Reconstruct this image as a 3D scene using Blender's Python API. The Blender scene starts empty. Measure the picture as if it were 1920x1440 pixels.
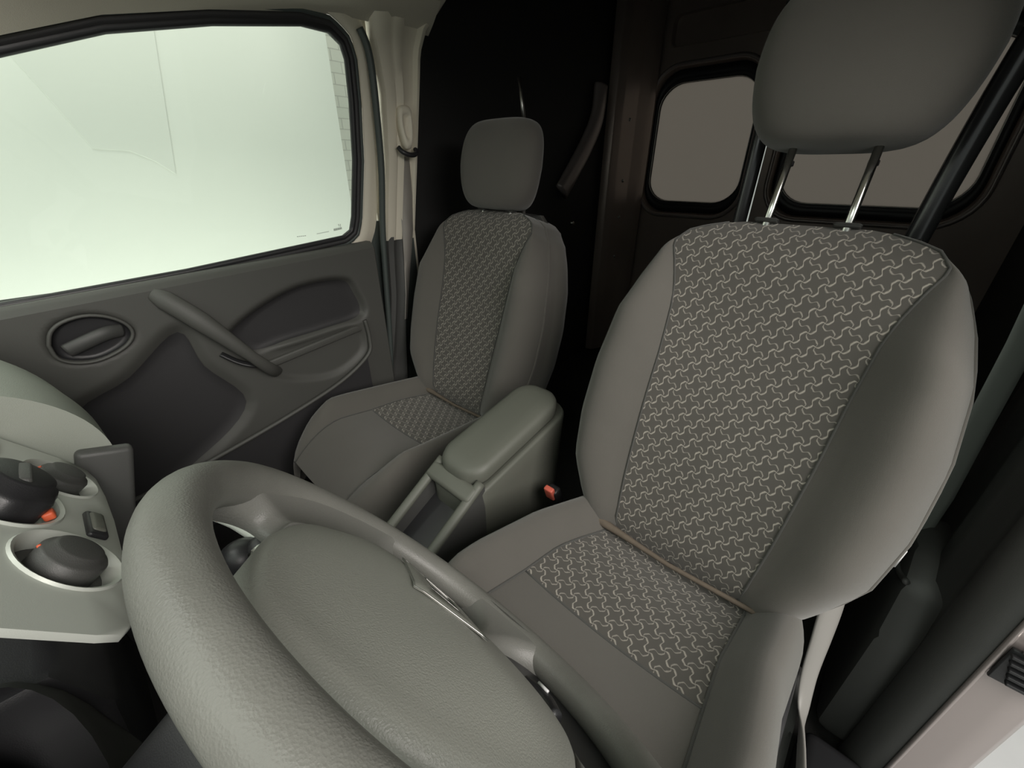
import bpy, bmesh, math, random
from mathutils import Vector, Matrix
random.seed(4)
PI = math.pi
S = bpy.context.scene
COL = S.collection

# ------------------------------------------------------------------ materials
def newmat(name):
    m = bpy.data.materials.new(name); m.use_nodes = True
    nt = m.node_tree; nt.nodes.clear()
    out = nt.nodes.new('ShaderNodeOutputMaterial')
    b = nt.nodes.new('ShaderNodeBsdfPrincipled')
    nt.links.new(b.outputs[0], out.inputs[0])
    return m, nt, b
def N(nt, t, **k):
    n = nt.nodes.new(t)
    for a, v in k.items(): setattr(n, a, v)
    return n
def mth(nt, op, a, b=None, c=None):
    n = nt.nodes.new('ShaderNodeMath'); n.operation = op
    for i, v in enumerate((a, b, c)):
        if v is None: continue
        if isinstance(v, (int, float)): n.inputs[i].default_value = v
        else: nt.links.new(v, n.inputs[i])
    return n.outputs[0]
def plain(name, col, rough=.5, metal=0, grain=0, gscale=900, var=0, vscale=12, sheen=0, spec=.5):
    m, nt, b = newmat(name)
    b.inputs['Base Color'].default_value = (*col, 1)
    b.inputs['Roughness'].default_value = rough
    b.inputs['Metallic'].default_value = metal
    b.inputs['Specular IOR Level'].default_value = spec
    if sheen:
        b.inputs['Sheen Weight'].default_value = sheen; b.inputs['Sheen Roughness'].default_value = .5
    tc = N(nt, 'ShaderNodeTexCoord')
    if grain:
        no = N(nt, 'ShaderNodeTexNoise'); no.inputs['Scale'].default_value = gscale; no.inputs['Detail'].default_value = 2
        nt.links.new(tc.outputs['Object'], no.inputs['Vector'])
        bp = N(nt, 'ShaderNodeBump'); bp.inputs['Strength'].default_value = grain; bp.inputs['Distance'].default_value = .0006
        nt.links.new(no.outputs[0], bp.inputs['Height']); nt.links.new(bp.outputs[0], b.inputs['Normal'])
    if var:
        n2 = N(nt, 'ShaderNodeTexNoise'); n2.inputs['Scale'].default_value = vscale; n2.inputs['Detail'].default_value = 5
        nt.links.new(tc.outputs['Object'], n2.inputs['Vector'])
        mx = N(nt, 'ShaderNodeMix', data_type='RGBA')
        mx.inputs[6].default_value = (*[c*(1-var) for c in col], 1); mx.inputs[7].default_value = (*[min(1, c*(1+var)) for c in col], 1)
        nt.links.new(n2.outputs[0], mx.inputs[0]); nt.links.new(mx.outputs[2], b.inputs['Base Color'])
    return m

def pattern_mat(name, base, line):
    """charcoal cloth woven with thin pale wavy lines crossing into pinwheel cells"""
    m, nt, b = newmat(name)
    uv = N(nt, 'ShaderNodeUVMap'); uv.uv_map = 'UVMap'
    sp = N(nt, 'ShaderNodeSeparateXYZ'); nt.links.new(uv.outputs[0], sp.inputs[0])
    a_ = mth(nt, 'DIVIDE', sp.outputs[0], .0294); b_ = mth(nt, 'DIVIDE', sp.outputs[1], .0340)
    U = mth(nt, 'ADD', a_, b_); V = mth(nt, 'SUBTRACT', a_, b_)
    def wave(x, amp, sharp=2.6):
        s = mth(nt, 'SINE', mth(nt, 'MULTIPLY', x, 2*PI))
        return mth(nt, 'MULTIPLY', mth(nt, 'TANH', mth(nt, 'MULTIPLY', s, sharp)), amp)
    def line_(x, w):
        f = mth(nt, 'ABSOLUTE', mth(nt, 'SUBTRACT', mth(nt, 'FRACT', x), .5))
        return mth(nt, 'SUBTRACT', 1, mth(nt, 'SMOOTH_MIN', mth(nt, 'DIVIDE', f, w), 1, .1))
    nz = N(nt, 'ShaderNodeTexNoise'); nz.inputs['Scale'].default_value = 260; nz.inputs['Detail'].default_value = 2
    nt.links.new(uv.outputs[0], nz.inputs['Vector'])
    jit = mth(nt, 'MULTIPLY', mth(nt, 'SUBTRACT', nz.outputs[0], .5), .09)
    A = line_(mth(nt, 'ADD', mth(nt, 'ADD', V, wave(U, .15)), jit), .078)
    B = line_(mth(nt, 'ADD', mth(nt, 'SUBTRACT', U, wave(V, .17)), jit), .062)
    fine = mth(nt, 'ADD', .55, mth(nt, 'MULTIPLY', nz.outputs[0], .9))
    L = mth(nt, 'MULTIPLY', mth(nt, 'MAXIMUM', A, mth(nt, 'MULTIPLY', B, .7)), fine)
    mx = N(nt, 'ShaderNodeMix', data_type='RGBA', clamp_factor=True)
    mx.inputs[6].default_value = (*base, 1); mx.inputs[7].default_value = (*line, 1)
    nt.links.new(L, mx.inputs[0]); nt.links.new(mx.outputs[2], b.inputs['Base Color'])
    b.inputs['Roughness'].default_value = .85; b.inputs['Sheen Weight'].default_value = .25
    bp = N(nt, 'ShaderNodeBump'); bp.inputs['Strength'].default_value = .5; bp.inputs['Distance'].default_value = .001
    nt.links.new(L, bp.inputs['Height']); nt.links.new(bp.outputs[0], b.inputs['Normal'])
    return m

M = {}
M['tan'] = plain('tan_lining', (.13, .105, .08), .9, var=.3, vscale=60)
M['cloth'] = plain('charcoal_cloth', (.10, .094, .083), .85, grain=.6, gscale=1400, var=.12, vscale=9, sheen=.35)
M['cloth_dark'] = plain('dark_side_cloth', (.065, .065, .06), .85, grain=.6, gscale=1400, sheen=.25)
M['pattern'] = pattern_mat('patterned_cloth', (.080, .075, .066), (.42, .39, .34))
M['plastic'] = plain('charcoal_plastic', (.07, .071, .068), .45, grain=.35, gscale=1500)
M['plastic_blk'] = plain('black_plastic', (.022, .022, .024), .38, grain=.2, gscale=1200)
M['door_plastic'] = plain('door_trim_plastic', (.085, .085, .078), .5, grain=.4, gscale=1300)
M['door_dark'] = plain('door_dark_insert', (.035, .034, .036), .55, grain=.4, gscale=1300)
M['console'] = plain('console_plastic', (.12, .125, .105), .5, grain=.3, gscale=1300)
M['dash_top'] = plain('dash_top_plastic', (.30, .32, .28), .55, grain=.45, gscale=1100)
M['silver'] = plain('satin_grey_panel', (.60, .63, .58), .42, metal=.15, grain=.12, gscale=1500)
M['seal'] = plain('door_rubber_seal', (.07, .085, .08), .45)
M['headliner'] = plain('beige_headliner', (.52, .49, .41), .9, grain=.6, gscale=700)
M['pillar'] = plain('beige_pillar_plastic', (.78, .73, .61), .5, grain=.3, gscale=900)
M['webbing'] = plain('seat_belt_webbing', (.24, .26, .24), .55)
M['webbing_pale'] = plain('grey_belt_webbing', (.36, .34, .31), .5)
M['chrome'] = plain('chrome', (.75, .75, .72), .18, metal=1)
M['steel'] = plain('dull_steel_rod', (.5, .5, .48), .32, metal=1)
M['darktube'] = plain('dark_painted_tube', (.09, .09, .095), .25, metal=.6)
M['red'] = plain('red_buckle_button', (.75, .16, .11), .4)
M['orange'] = plain('orange_pointer', (.65, .12, .05), .5)
M['brownpaint'] = plain('dark_brown_van_paint', (.36, .30, .27), .32, metal=.4, var=.15, vscale=4)
M['panel'] = plain('brown_window_board', (.30, .265, .24), .6, var=.06, vscale=3)
M['cargo'] = plain('black_cargo_lining', (.018, .018, .018), .7)
M['carpet'] = plain('dark_floor_carpet', (.02, .019, .018), .95, grain=1, gscale=500)
M['jamb'] = plain('mauve_grey_body_paint', (.33, .29, .28), .3, metal=.4)
M['white'] = plain('white_wall_paint', (.80, .82, .78), .8, var=.03, vscale=1.5)
M['ground'] = plain('pale_concrete', (.75, .75, .76), .9, var=.1, vscale=5)

# worn leather-look rim
def rim_material():
    m, nt, b = newmat('worn_grained_rim')
    tc = N(nt, 'ShaderNodeTexCoord')
    n1 = N(nt, 'ShaderNodeTexNoise'); n1.inputs['Scale'].default_value = 1500; n1.inputs['Detail'].default_value = 3
    n2 = N(nt, 'ShaderNodeTexNoise'); n2.inputs['Scale'].default_value = 22; n2.inputs['Detail'].default_value = 4
    vo = N(nt, 'ShaderNodeTexVoronoi'); vo.inputs['Scale'].default_value = 900
    for n in (n1, n2, vo): nt.links.new(tc.outputs['Object'], n.inputs['Vector'])
    mx = N(nt, 'ShaderNodeMix', data_type='RGBA')
    mx.inputs[6].default_value = (.13, .13, .118, 1); mx.inputs[7].default_value = (.22, .22, .20, 1)
    nt.links.new(n2.outputs[0], mx.inputs[0]); nt.links.new(mx.outputs[2], b.inputs['Base Color'])
    r = mth(nt, 'ADD', .24, mth(nt, 'MULTIPLY', n2.outputs[0], .25)); nt.links.new(r, b.inputs['Roughness'])
    h = mth(nt, 'ADD', n1.outputs[0], mth(nt, 'MULTIPLY', vo.outputs[0], .8))
    bp = N(nt, 'ShaderNodeBump'); bp.inputs['Strength'].default_value = .35; bp.inputs['Distance'].default_value = .0004
    nt.links.new(h, bp.inputs['Height']); nt.links.new(bp.outputs[0], b.inputs['Normal'])
    return m
M['rim'] = rim_material()
M['glint_paint'] = plain('painted_glint', (.85, .85, .85), .25, metal=.2)  # near-white colour that paints a glint where chrome would reflect dark
M['pad'] = plain('airbag_cover_plastic', (.29, .295, .265), .36, grain=.5, gscale=1000)

M['spoke'] = plain('spoke_plastic', (.19, .19, .175), .38, grain=.4, gscale=1000)
def glass_material():
    m = bpy.data.materials.new('green_tinted_glass'); m.use_nodes = True
    nt = m.node_tree; nt.nodes.clear()
    out = N(nt, 'ShaderNodeOutputMaterial'); tr = N(nt, 'ShaderNodeBsdfTransparent'); gl = N(nt, 'ShaderNodeBsdfGlossy')
    tr.inputs[0].default_value = (.87, .93, .86, 1); gl.inputs['Roughness'].default_value = .02
    fr = N(nt, 'ShaderNodeFresnel'); fr.inputs[0].default_value = 1.45
    mx = N(nt, 'ShaderNodeMixShader')
    nt.links.new(mth(nt, 'MULTIPLY', fr.outputs[0], .7), mx.inputs[0])
    nt.links.new(tr.outputs[0], mx.inputs[1]); nt.links.new(gl.outputs[0], mx.inputs[2]); nt.links.new(mx.outputs[0], out.inputs[0])
    return m
M['glass'] = glass_material()

def brick_material():
    m, nt, b = newmat('white_painted_brick')
    tc = N(nt, 'ShaderNodeTexCoord'); mp = N(nt, 'ShaderNodeMapping'); mp.inputs['Rotation'].default_value = (PI/2, 0, 0)
    br = N(nt, 'ShaderNodeTexBrick'); br.inputs['Scale'].default_value = 4.4
    br.inputs['Color1'].default_value = (.82, .82, .76, 1); br.inputs['Color2'].default_value = (.78, .79, .73, 1); br.inputs['Mortar'].default_value = (.62, .62, .58, 1)
    br.inputs['Mortar Size'].default_value = .012
    nt.links.new(tc.outputs['Object'], mp.inputs[0]); nt.links.new(mp.outputs[0], br.inputs[0]); nt.links.new(br.outputs[0], b.inputs['Base Color'])
    b.inputs['Roughness'].default_value = .8
    bp = N(nt, 'ShaderNodeBump'); bp.inputs['Strength'].default_value = .6; bp.inputs['Distance'].default_value = .01; bp.invert = True
    nt.links.new(br.outputs['Fac'], bp.inputs['Height']); nt.links.new(bp.outputs[0], b.inputs['Normal'])
    return m
M['brick'] = brick_material()
def film_material():
    m = bpy.data.materials.new('brown_window_film'); m.use_nodes = True
    nt = m.node_tree; nt.nodes.clear()
    out = N(nt, 'ShaderNodeOutputMaterial'); tl = N(nt, 'ShaderNodeBsdfTranslucent'); df = N(nt, 'ShaderNodeBsdfPrincipled'); ad = N(nt, 'ShaderNodeMixShader')
    tl.inputs[0].default_value = (.56, .47, .42, 1); df.inputs['Base Color'].default_value = (.25, .22, .2, 1); df.inputs['Roughness'].default_value = .4
    ad.inputs[0].default_value = .5
    nt.links.new(tl.outputs[0], ad.inputs[1]); nt.links.new(df.outputs[0], ad.inputs[2]); nt.links.new(ad.outputs[0], out.inputs[0])
    return m
M['panel'] = film_material()

# ------------------------------------------------------------------ object helpers
def link(name, me, mat, parent=None):
    o = bpy.data.objects.new(name, me); COL.objects.link(o)
    if mat: me.materials.append(mat)
    if parent: o.parent = parent
    return o
def mesh_obj(name, bm, mat, parent=None, smooth=True, sharp=None):
    bmesh.ops.recalc_face_normals(bm, faces=bm.faces)
    me = bpy.data.meshes.new(name); bm.to_mesh(me); bm.free()
    if smooth:
        me.polygons.foreach_set('use_smooth', [True]*len(me.polygons))
        if sharp: me.set_sharp_from_angle(angle=math.radians(sharp))
    return link(name, me, mat, parent)
def tag(o, label, cat, group=None):
    o['label'] = label; o['category'] = cat
    if group: o['group'] = group
    return o
def empty(name, loc, label, cat, group=None):
    o = bpy.data.objects.new(name, None); COL.objects.link(o); o.location = loc; o.empty_display_size = .05
    return tag(o, label, cat, group)
def struct(o, label=None):
    o['kind'] = 'structure'
    if label: o['label'] = label
    return o

def grid(bm, fn, us, vs, uvfn=None, closeu=False):
    rows = [[bm.verts.new(fn(u, v)) for u in us] for v in vs]
    lay = bm.loops.layers.uv.get('UVMap') or bm.loops.layers.uv.new('UVMap')
    nu = len(us)
    for j in range(len(vs)-1):
        for i in range(nu if closeu else nu-1):
            k = (i+1) % nu
            try: f = bm.faces.new((rows[j][i], rows[j][k], rows[j+1][k], rows[j+1][i]))
            except ValueError: continue
            if uvfn:
                for lp, (a, b_) in zip(f.loops, ((us[i], vs[j]), (us[k], vs[j]), (us[k], vs[j+1]), (us[i], vs[j+1]))):
                    lp[lay].uv = uvfn(a, b_)
    return rows
def lin(a, b, n): return [a+(b-a)*i/n for i in range(n+1)]
def interp(tab, x):
    if x <= tab[0][0]: return tab[0][1]
    for (a, va), (b, vb) in zip(tab, tab[1:]):
        if x <= b:
            t = (x-a)/(b-a)
            return va+(vb-va)*t
    return tab[-1][1]
def catmull(pts, n=8, closed=False):
    P = [Vector(p) for p in pts]; out = []
    L = len(P)
    for i in range(L if closed else L-1):
        if closed: a, b, c, d = P[i-1], P[i], P[(i+1) % L], P[(i+2) % L]
        else: a, b, c, d = P[max(i-1, 0)], P[i], P[i+1], P[min(i+2, L-1)]
        for k in range(n):
            t = k/n
            out.append(.5*((2*b)+(c-a)*t+(2*a-5*b+4*c-d)*t*t+(3*b-a-3*c+d)*t**3))
    if not closed: out.append(P[-1])
    return out
def tube(bm, pts, r, seg=12, flat=1.0, cap=True, closed=False, upv=None):
    """sweep an ellipse (r, r*flat) along pts; r may be a list"""
    P = [Vector(p) for p in pts]; n = len(P); rings = []
    side = None
    for i, p in enumerate(P):
        if closed: t = (P[(i+1) % n]-P[i-1]).normalized()
        else: t = (P[min(i+1, n-1)]-P[max(i-1, 0)]).normalized()
        ref = Vector(upv) if upv else (Vector((0, 0, 1)) if abs(t.z) < .9 else Vector((1, 0, 0)))
        if side is None or upv: side = t.cross(ref).normalized()
        else: side = (side-t*side.dot(t)).normalized()
        up = side.cross(t).normalized()
        rr = r[i] if isinstance(r, (list, tuple)) else r
        rings.append([bm.verts.new(p+side*math.cos(a)*rr+up*math.sin(a)*rr*flat) for a in [2*PI*k/seg for k in range(seg)]])
    for i in range(n if closed else n-1):
        A, B = rings[i], rings[(i+1) % n]
        for k in range(seg):
            bm.faces.new((A[k], A[(k+1) % seg], B[(k+1) % seg], B[k]))
    if cap and not closed:
        bm.faces.new(rings[0][::-1]); bm.faces.new(rings[-1])
def box(bm, c, s, bev=0, rot=None, seg=3):
    r = bmesh.ops.create_cube(bm, size=1)
    vs = r['verts']
    mat = Matrix.Translation(Vector(c)) @ (rot.to_4x4() if rot else Matrix.Identity(4)) @ Matrix.Diagonal((*s, 1))
    bmesh.ops.transform(bm, matrix=mat, verts=vs)
    if bev:
        es = list({e for v in vs for e in v.link_edges})
        bmesh.ops.bevel(bm, geom=es, offset=bev, segments=seg, affect='EDGES', profile=.5)
def prism(bm, poly, axis, a, b, bev=0):
    """extrude 2-D polygon; axis='y': poly in (x,z); 'z': poly in (x,y); 'x': poly in (y,z)"""
    def P(p, h):
        return {'y': (p[0], h, p[1]), 'z': (p[0], p[1], h), 'x': (h, p[0], p[1])}[axis]
    A = [bm.verts.new(P(p, a)) for p in poly]; B = [bm.verts.new(P(p, b)) for p in poly]
    n = len(poly); fs = [bm.faces.new(A[::-1]), bm.faces.new(B)]
    for i in range(n): fs.append(bm.faces.new((A[i], A[(i+1) % n], B[(i+1) % n], B[i])))
    if bev:
        es = [e for e in {e for f in fs for e in f.edges}]
        bmesh.ops.bevel(bm, geom=es, offset=bev, segments=2, affect='EDGES', profile=.5)
def rrect(cx, cy, w, h, r, n=6):
    pts = []
    for (sx, sy, a0) in ((1, 1, 0), (-1, 1, PI/2), (-1, -1, PI), (1, -1, 1.5*PI)):
        for k in range(n+1):
            a = a0+PI/2*k/n
            pts.append((cx+sx*(w/2-r)+r*math.cos(a), cy+sy*(h/2-r)+r*math.sin(a)))
    return pts
def ring_loft(bm, loops, closed_ends=(False, False)):
    """bridge a list of equal-length closed loops of 3-D points"""
    R = [[bm.verts.new(p) for p in L] for L in loops]; n = len(R[0])
    for A, B in zip(R, R[1:]):
        for k in range(n): bm.faces.new((A[k], A[(k+1) % n], B[(k+1) % n], B[k]))
    if closed_ends[0]: bm.faces.new(R[0][::-1])
    if closed_ends[1]: bm.faces.new(R[-1])
    return R

# ------------------------------------------------------------------ camera
C0 = Vector((.5129, .4865, .9676)); yaw, pit = .8289, .4872
f0 = Vector((-math.sin(yaw), -math.cos(yaw), 0)); fwd = f0*math.cos(pit)-Vector((0, 0, math.sin(pit)))
right = Vector((-math.cos(yaw), math.sin(yaw), 0)); upc = right.cross(fwd)
cam = bpy.data.cameras.new('camera'); camo = bpy.data.objects.new('camera', cam); COL.objects.link(camo)
mat = Matrix((right, upc, -fwd)).transposed().to_4x4(); mat.translation = C0
camo.matrix_world = mat
cam.sensor_width = 36; cam.lens = 36*757.13/1920; cam.clip_start = .01; cam.clip_end = 60
S.camera = camo

# ------------------------------------------------------------------ seats
WT = [(0, .165), (.05, .20), (.11, .232), (.2, .248), (.3, .25), (.4, .238), (.47, .218), (.52, .196), (.55, .165), (.572, .125), (.584, .085)]
CT = [(0, .105), (.05, .11), (.12, .118), (.25, .128), (.35, .133), (.44, .14), (.49, .155), (.53, .172), (.555, .158), (.575, .12), (.584, .08)]
HB = .584
def back_pt(s_par, h, side):
    """s_par in [0,1] centre, [1,2] bolster, [2,3] side wall; returns (s, d)"""
    wc = interp(CT, h); W = max(interp(WT, h), wc+.003)
    top = max(0, (h-.50)/.084); low = max(0, (.05-h)/.05)
    roll = -.045*top**2.2-.02*low**2
    fade = max(0., 1-max(0, (h-.40)/.15))*min(1, .35+h/.2)
    if s_par <= 1:
        s = s_par*wc; d = -.012*(1-s_par**2)*fade+.01*math.sin(PI*min(1, h/.35))*(1-s_par*.5)
    elif s_par <= 2:
        r = s_par-1; s = wc+(W-wc)*(1-(1-r)**1.25)
        d = (.052*math.sin(PI*min(1, r*.86+.0))**1.0*fade)-.05*r**3.2
    else:
        r = s_par-2; s = W+.012*math.sin(PI*r)*1.0; d = -.05-.075*r
    return s*side, d+roll
def build_seat(name, loc, zj, lean, label, door_side, raised, cushion_pitch, cat='car seat'):
    root = empty(name, (loc[0], loc[1], 0), label, cat, 'front seats')
    b = Vector((-math.sin(lean), 0, math.cos(lean))); n = Vector((math.cos(lean), 0, math.sin(lean))); J = Vector((0, 0, zj))
    Y = Vector((0, 1, 0))
    def bp(sp, h, side):
        s, d = back_pt(sp, h, side); return J+Y*s+b*h+n*d
    hs = lin(0, .5, 26)+lin(.505, HB, 14)
    # centre panel
    bm = bmesh.new(); us = lin(-1, 1, 24)
    grid(bm, lambda u, v: bp(abs(u), v, 1 if u >= 0 else -1), us, hs, lambda u, v: (u*interp(CT, v), v))
    mesh_obj('backrest_centre_panel', bm, M['pattern'], root)
    # bolsters + side walls
    for side in (1, -1):
        bm = bmesh.new()
        grid(bm, lambda u, v: bp(u, v, side), lin(1, 3, 26), hs)
        o = mesh_obj('backrest_bolster', bm, M['cloth'], root)
        # seam piping between centre and bolster, outer piping
        bm = bmesh.new(); tube(bm, [bp(1, h, side)+n*.001 for h in hs[::2]], .0018, 6)
        mesh_obj('seam', bm, M['cloth_dark'], root)
        bm = bmesh.new(); tube(bm, [bp(2.0, h, side) for h in hs[::2]], .003, 8)
        mesh_obj('piping', bm, M['cloth'], root)
    # top cap and back shell
    bm = bmesh.new()
    cols = [(-1, u) for u in lin(3, 1, 14)]+[(1, 0)]+[(1, u) for u in lin(1, 3, 14)]
    cols = [(-1, u) for u in lin(3, 0, 22)]+[(1, u) for u in lin(.1, 3, 22)]
    topv = [bp(u, HB, sd) for sd, u in cols]
    back = [J+Y*(back_pt(u, HB-.01, sd)[0])+b*(HB+.004)-n*.08 for sd, u in cols]
    back2 = [J+Y*(back_pt(u, HB-.01, sd)[0])+b*(HB-.02)-n*.125 for sd, u in cols]
    R = [[bm.verts.new(p) for p in L] for L in (topv, back, back2)]
    for A, B in zip(R, R[1:]):
        for i in range(len(A)-1): bm.faces.new((A[i], A[i+1], B[i+1], B[i]))
    mesh_obj('backrest_top', bm, M['cloth'], root)
    bm = bmesh.new()
    grid(bm, lambda u, v: J+Y*(u*(interp(WT, v)))+b*v+n*(-.125-.012*(1-u*u)+(-.045*max(0, (v-.50)/.084)**2.2)*.3), lin(-1, 1, 12), hs)
    mesh_obj('back_shell', bm, M['plastic_blk'], root)
    # cushion
    yo = -.016*raised/.108
    a = cushion_pitch; cx = Vector((math.cos(a), 0, math.sin(a))); cn = Vector((-math.sin(a), 0, math.cos(a)))
    L = .43
    def cw(x): return interp([(-.04, .192), (0, .200), (.1, .207), (.25, .214), (.36, .204), (.41, .178), (.43, .145)], x)
    def cc(x): return interp([(-.04, .115), (.0, .12), (.1, .128), (.2, .134), (.3, .14), (.43, .12)], x)
    def cu(sp, x, side):
        wc, W = cc(x), cw(x); fr = max(0, (x-.27)/.16); roll = -.075*fr**2.4
        bf = 1-max(0, (x-.30)/.13)
        if sp <= 1: s = sp*wc; d = -.008*(1-sp*sp)+.006*math.sin(PI*min(1, max(0, x)/.2))
        elif sp <= 2:
            r = sp-1; s = wc+(W-wc)*(1-(1-r)**1.3); d = .058*math.sin(PI*min(1, r*.84))*bf-.055*r**3
        else:
            r = sp-2; s = W+.003*math.sin(PI*r); d = -.055-.09*r
        return J+Vector((0, 1, 0))*(s*side+yo*min(1, max(0, x)/.12))+cx*x+cn*(d+roll)
    xs = lin(-.03, .20, 16)
    bm = bmesh.new(); grid(bm, lambda u, v: cu(abs(u), v, 1 if u >= 0 else -1), lin(-1, 1, 22), xs, lambda u, v: (u*cc(v), v+.011))
    mesh_obj('cushion_centre_panel', bm, M['pattern'], root)
    xf = lin(.20, L, 16)
    bm = bmesh.new(); R_ = grid(bm, lambda u, v: cu(abs(u), v, 1 if u >= 0 else -1), lin(-1, 1, 22), xf)
    mesh_obj('cushion_front_roll', bm, M['cloth'], root)
    for side in (1, -1):
        bm = bmesh.new(); grid(bm, lambda u, v: cu(u, v, side), lin(1, 3, 24), lin(-.03, L, 30))
        mesh_obj('cushion_bolster', bm, M['cloth'], root)
        bm = bmesh.new(); tube(bm, [cu(1, x, side)+cn*.001 for x in lin(-.03, L, 20)], .0018, 6)
        mesh_obj('seam', bm, M['cloth_dark'], root)
    bm = bmesh.new(); tube(bm, [cu(abs(u), .2, 1 if u >= 0 else -1)+cn*.0005 for u in lin(-1, 1, 16)], .0018, 6)
    mesh_obj('seam', bm, M['cloth_dark'], root)
    bm = bmesh.new(); tube(bm, [J+Vector((0, 1, 0))*s_+cx*(-.006)+cn*(.006+.010*abs(s_)/.2)+n*.006 for s_ in lin(-.185, .185, 14)], [.004+.009*max(0, -s_/.185)**2 for s_ in lin(-.185, .185, 14)], 8)
    o = mesh_obj('seat_gap_lining', bm, M['tan'], root); o['label'] = 'tan lining showing between cushion and backrest'
    # front face of the cushion, base and rails
    bm = bmesh.new()
    f1 = [cu(abs(u), L, 1 if u >= 0 else -1) for u in lin(-3, 3, 40)]
    f2 = [Vector((p.x-.03, p.y*.97, p.z*.0+zj-.06)) for p in f1]
    A = [bm.verts.new(p) for p in f1]; B = [bm.verts.new(p) for p in f2]
    for i in range(len(A)-1): bm.faces.new((A[i], A[i+1], B[i+1], B[i]))
    mesh_obj('cushion_front_face', bm, M['cloth'], root)
    bm = bmesh.new()
    box(bm, (.16, 0, zj-.13), (.44, .42, .12), .02)
    mesh_obj('seat_pan', bm, M['plastic_blk'], root, sharp=40)
    for side in (1, -1):
        bm = bmesh.new(); box(bm, (.14, side*.17, (zj-.19)/2), (.50, .035, zj-.19), .006)
        mesh_obj('seat_rail', bm, M['darktube'], root, sharp=40)
    # headrest
    hx = n*(-.045)
    up = Vector((-math.sin(lean*.55), 0, math.cos(lean*.55))); hn = Vector((math.cos(lean*.55), 0, math.sin(lean*.55)))
    hb = J+b*(HB+raised+.003)+hx
    Hh, Ww, Dd = .215, .135, .052
    bm = bmesh.new()
    prof = []
    us = [2*PI*k/48 for k in range(48)]
    def sp(v, e): return math.copysign(abs(v)**e, v)
    vs = lin(-PI/2, PI/2, 28)
    def hp(u, v):
        cv, sv = math.cos(v), math.sin(v)
        z = sp(sv, .75); k = abs(cv)**.33
        yy = sp(math.cos(u), .62)*k*Ww*(1.0-.10*max(0, -z)+.0*z); dd = sp(math.sin(u), .8)*k*Dd*(1-.12*z)
        bulge = 0.0
        return hb+up*(Hh/2+z*Hh/2)+Y*yy+hn*(dd+.008*(1-z*z))
    grid(bm, hp, us, vs, closeu=True)
    bmesh.ops.remove_doubles(bm, verts=bm.verts, dist=.0008)
    hr = mesh_obj('headrest', bm, M['cloth'], root)
    for s in (-.052, .052):
        bm = bmesh.new(); p0 = J+b*(HB-.06)+hx+Y*s; p1 = hb+up*.03+Y*s
        tube(bm, [p0, (p0+p1)/2, p1], .0058, 12)
        mesh_obj('headrest_post', bm, M['chrome'], root)
        bm = bmesh.new(); pc = J+b*(HB+.002)+hx+Y*s+n*.004
        box(bm, pc, (.020, .034, .006), .004, Matrix.Rotation(-lean, 3, 'Y'))
        mesh_obj('post_collar', bm, M['plastic'], root)
        if raised > .05:
            bm = bmesh.new(); q0 = hb+Y*s-up*.022; tube(bm, [q0, q0+up*.006], .0068, 12)
            mesh_obj('post_notch', bm, M['plastic_blk'], root)
    return root, J, b, n, cu, bp
drv, JD, bD, nD, cuD, bpD = build_seat('car_seat', (0, .3716), .3743, .4066,
    'large grey cloth driver seat with zigzag pattern, its headrest raised on chrome posts', 1, .108, .25)
pas, JP, bP_, nP, cuP, bpP = build_seat('car_seat.001', (-.1566, -.3716), .3185, .2832,
    'patterned grey cloth passenger seat beside the far door, headrest pushed fully down', -1, .0, .12)

# side shield + recliner strap on driver's seat (door side)
bm = bmesh.new()
pts = catmull([(-.10, .200, .430), (-.09, .210, .405), (-.07, .216, .350), (-.04, .222, .285), (.0, .232, .245), (.07, .243, .245), (.13, .246, .262), (.3, .245, .27)], 6)
tube(bm, pts, [interp([(0, .019), (.25, .018), (.5, .013), (1, .009)], i/(len(pts)-1)) for i in range(len(pts))], 14, flat=.3, upv=(.737, .676, 0))
o = mesh_obj('side_strap', bm, plain('pale_strap_plastic', (.26, .25, .235), .45), drv); o['label'] = 'pale grey strap down the seat side'
bm = bmesh.new()
prism(bm, [(-.12, .20), (-.06, .25), (.02, .22), (.12, .22), (.30, .23), (.42, .23), (.43, .20), (.38, .15), (-.08, .15)], 'y', .205, .228, .008)
mesh_obj('side_shield', bm, M['plastic'], drv, sharp=40)
bm = bmesh.new()
prism(bm, [(-.08, .20), (-.04, .32), (.02, .31), (.12, .25), (.40, .25), (.41, .20), (.36, .15), (-.06, .15)], 'y', -.242, -.220, .008)
mesh_obj('side_shield', bm, M['plastic'], pas, sharp=40)

# ------------------------------------------------------------------ steering wheel
TW = .5929; WC = Vector((.4274, .3395, .6915))
wu = Vector((math.sin(TW), 0, math.cos(TW))); wn = Vector((-math.cos(TW), 0, math.sin(TW))); wr = Vector((0, -1, 0))
whl = empty('steering_wheel', WC, 'large dark steering wheel with airbag cover, filling the foreground', 'steering wheel')
def W(r, u, n=0): return wr*r+wu*u+wn*n
RW = .173
bm = bmesh.new()
for_a = lin(0, 2*PI, 160)[:-1]
rings = []
for a in for_a:
    dg = math.degrees(a) % 360
    grip = math.exp(-((min(abs(dg-60), 999))/16)**2)+math.exp(-((dg-300)/16)**2)
    ra, rb = .0146+.0012*grip, .0142+.0012*grip
    cen = W(RW*math.sin(a), RW*math.cos(a)); rad = W(math.sin(a), math.cos(a))
    rings.append([cen+rad*math.cos(t)*ra+wn*math.sin(t)*rb for t in [2*PI*k/28 for k in range(28)]])
RR = [[bm.verts.new(p) for p in L] for L in rings]
for i in range(len(RR)):
    A, B = RR[i], RR[(i+1) % len(RR)]
    for k in range(28): bm.faces.new((A[k], A[(k+1) % 28], B[(k+1) % 28], B[k]))
mesh_obj('rim', bm, M['rim'], whl)
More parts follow.
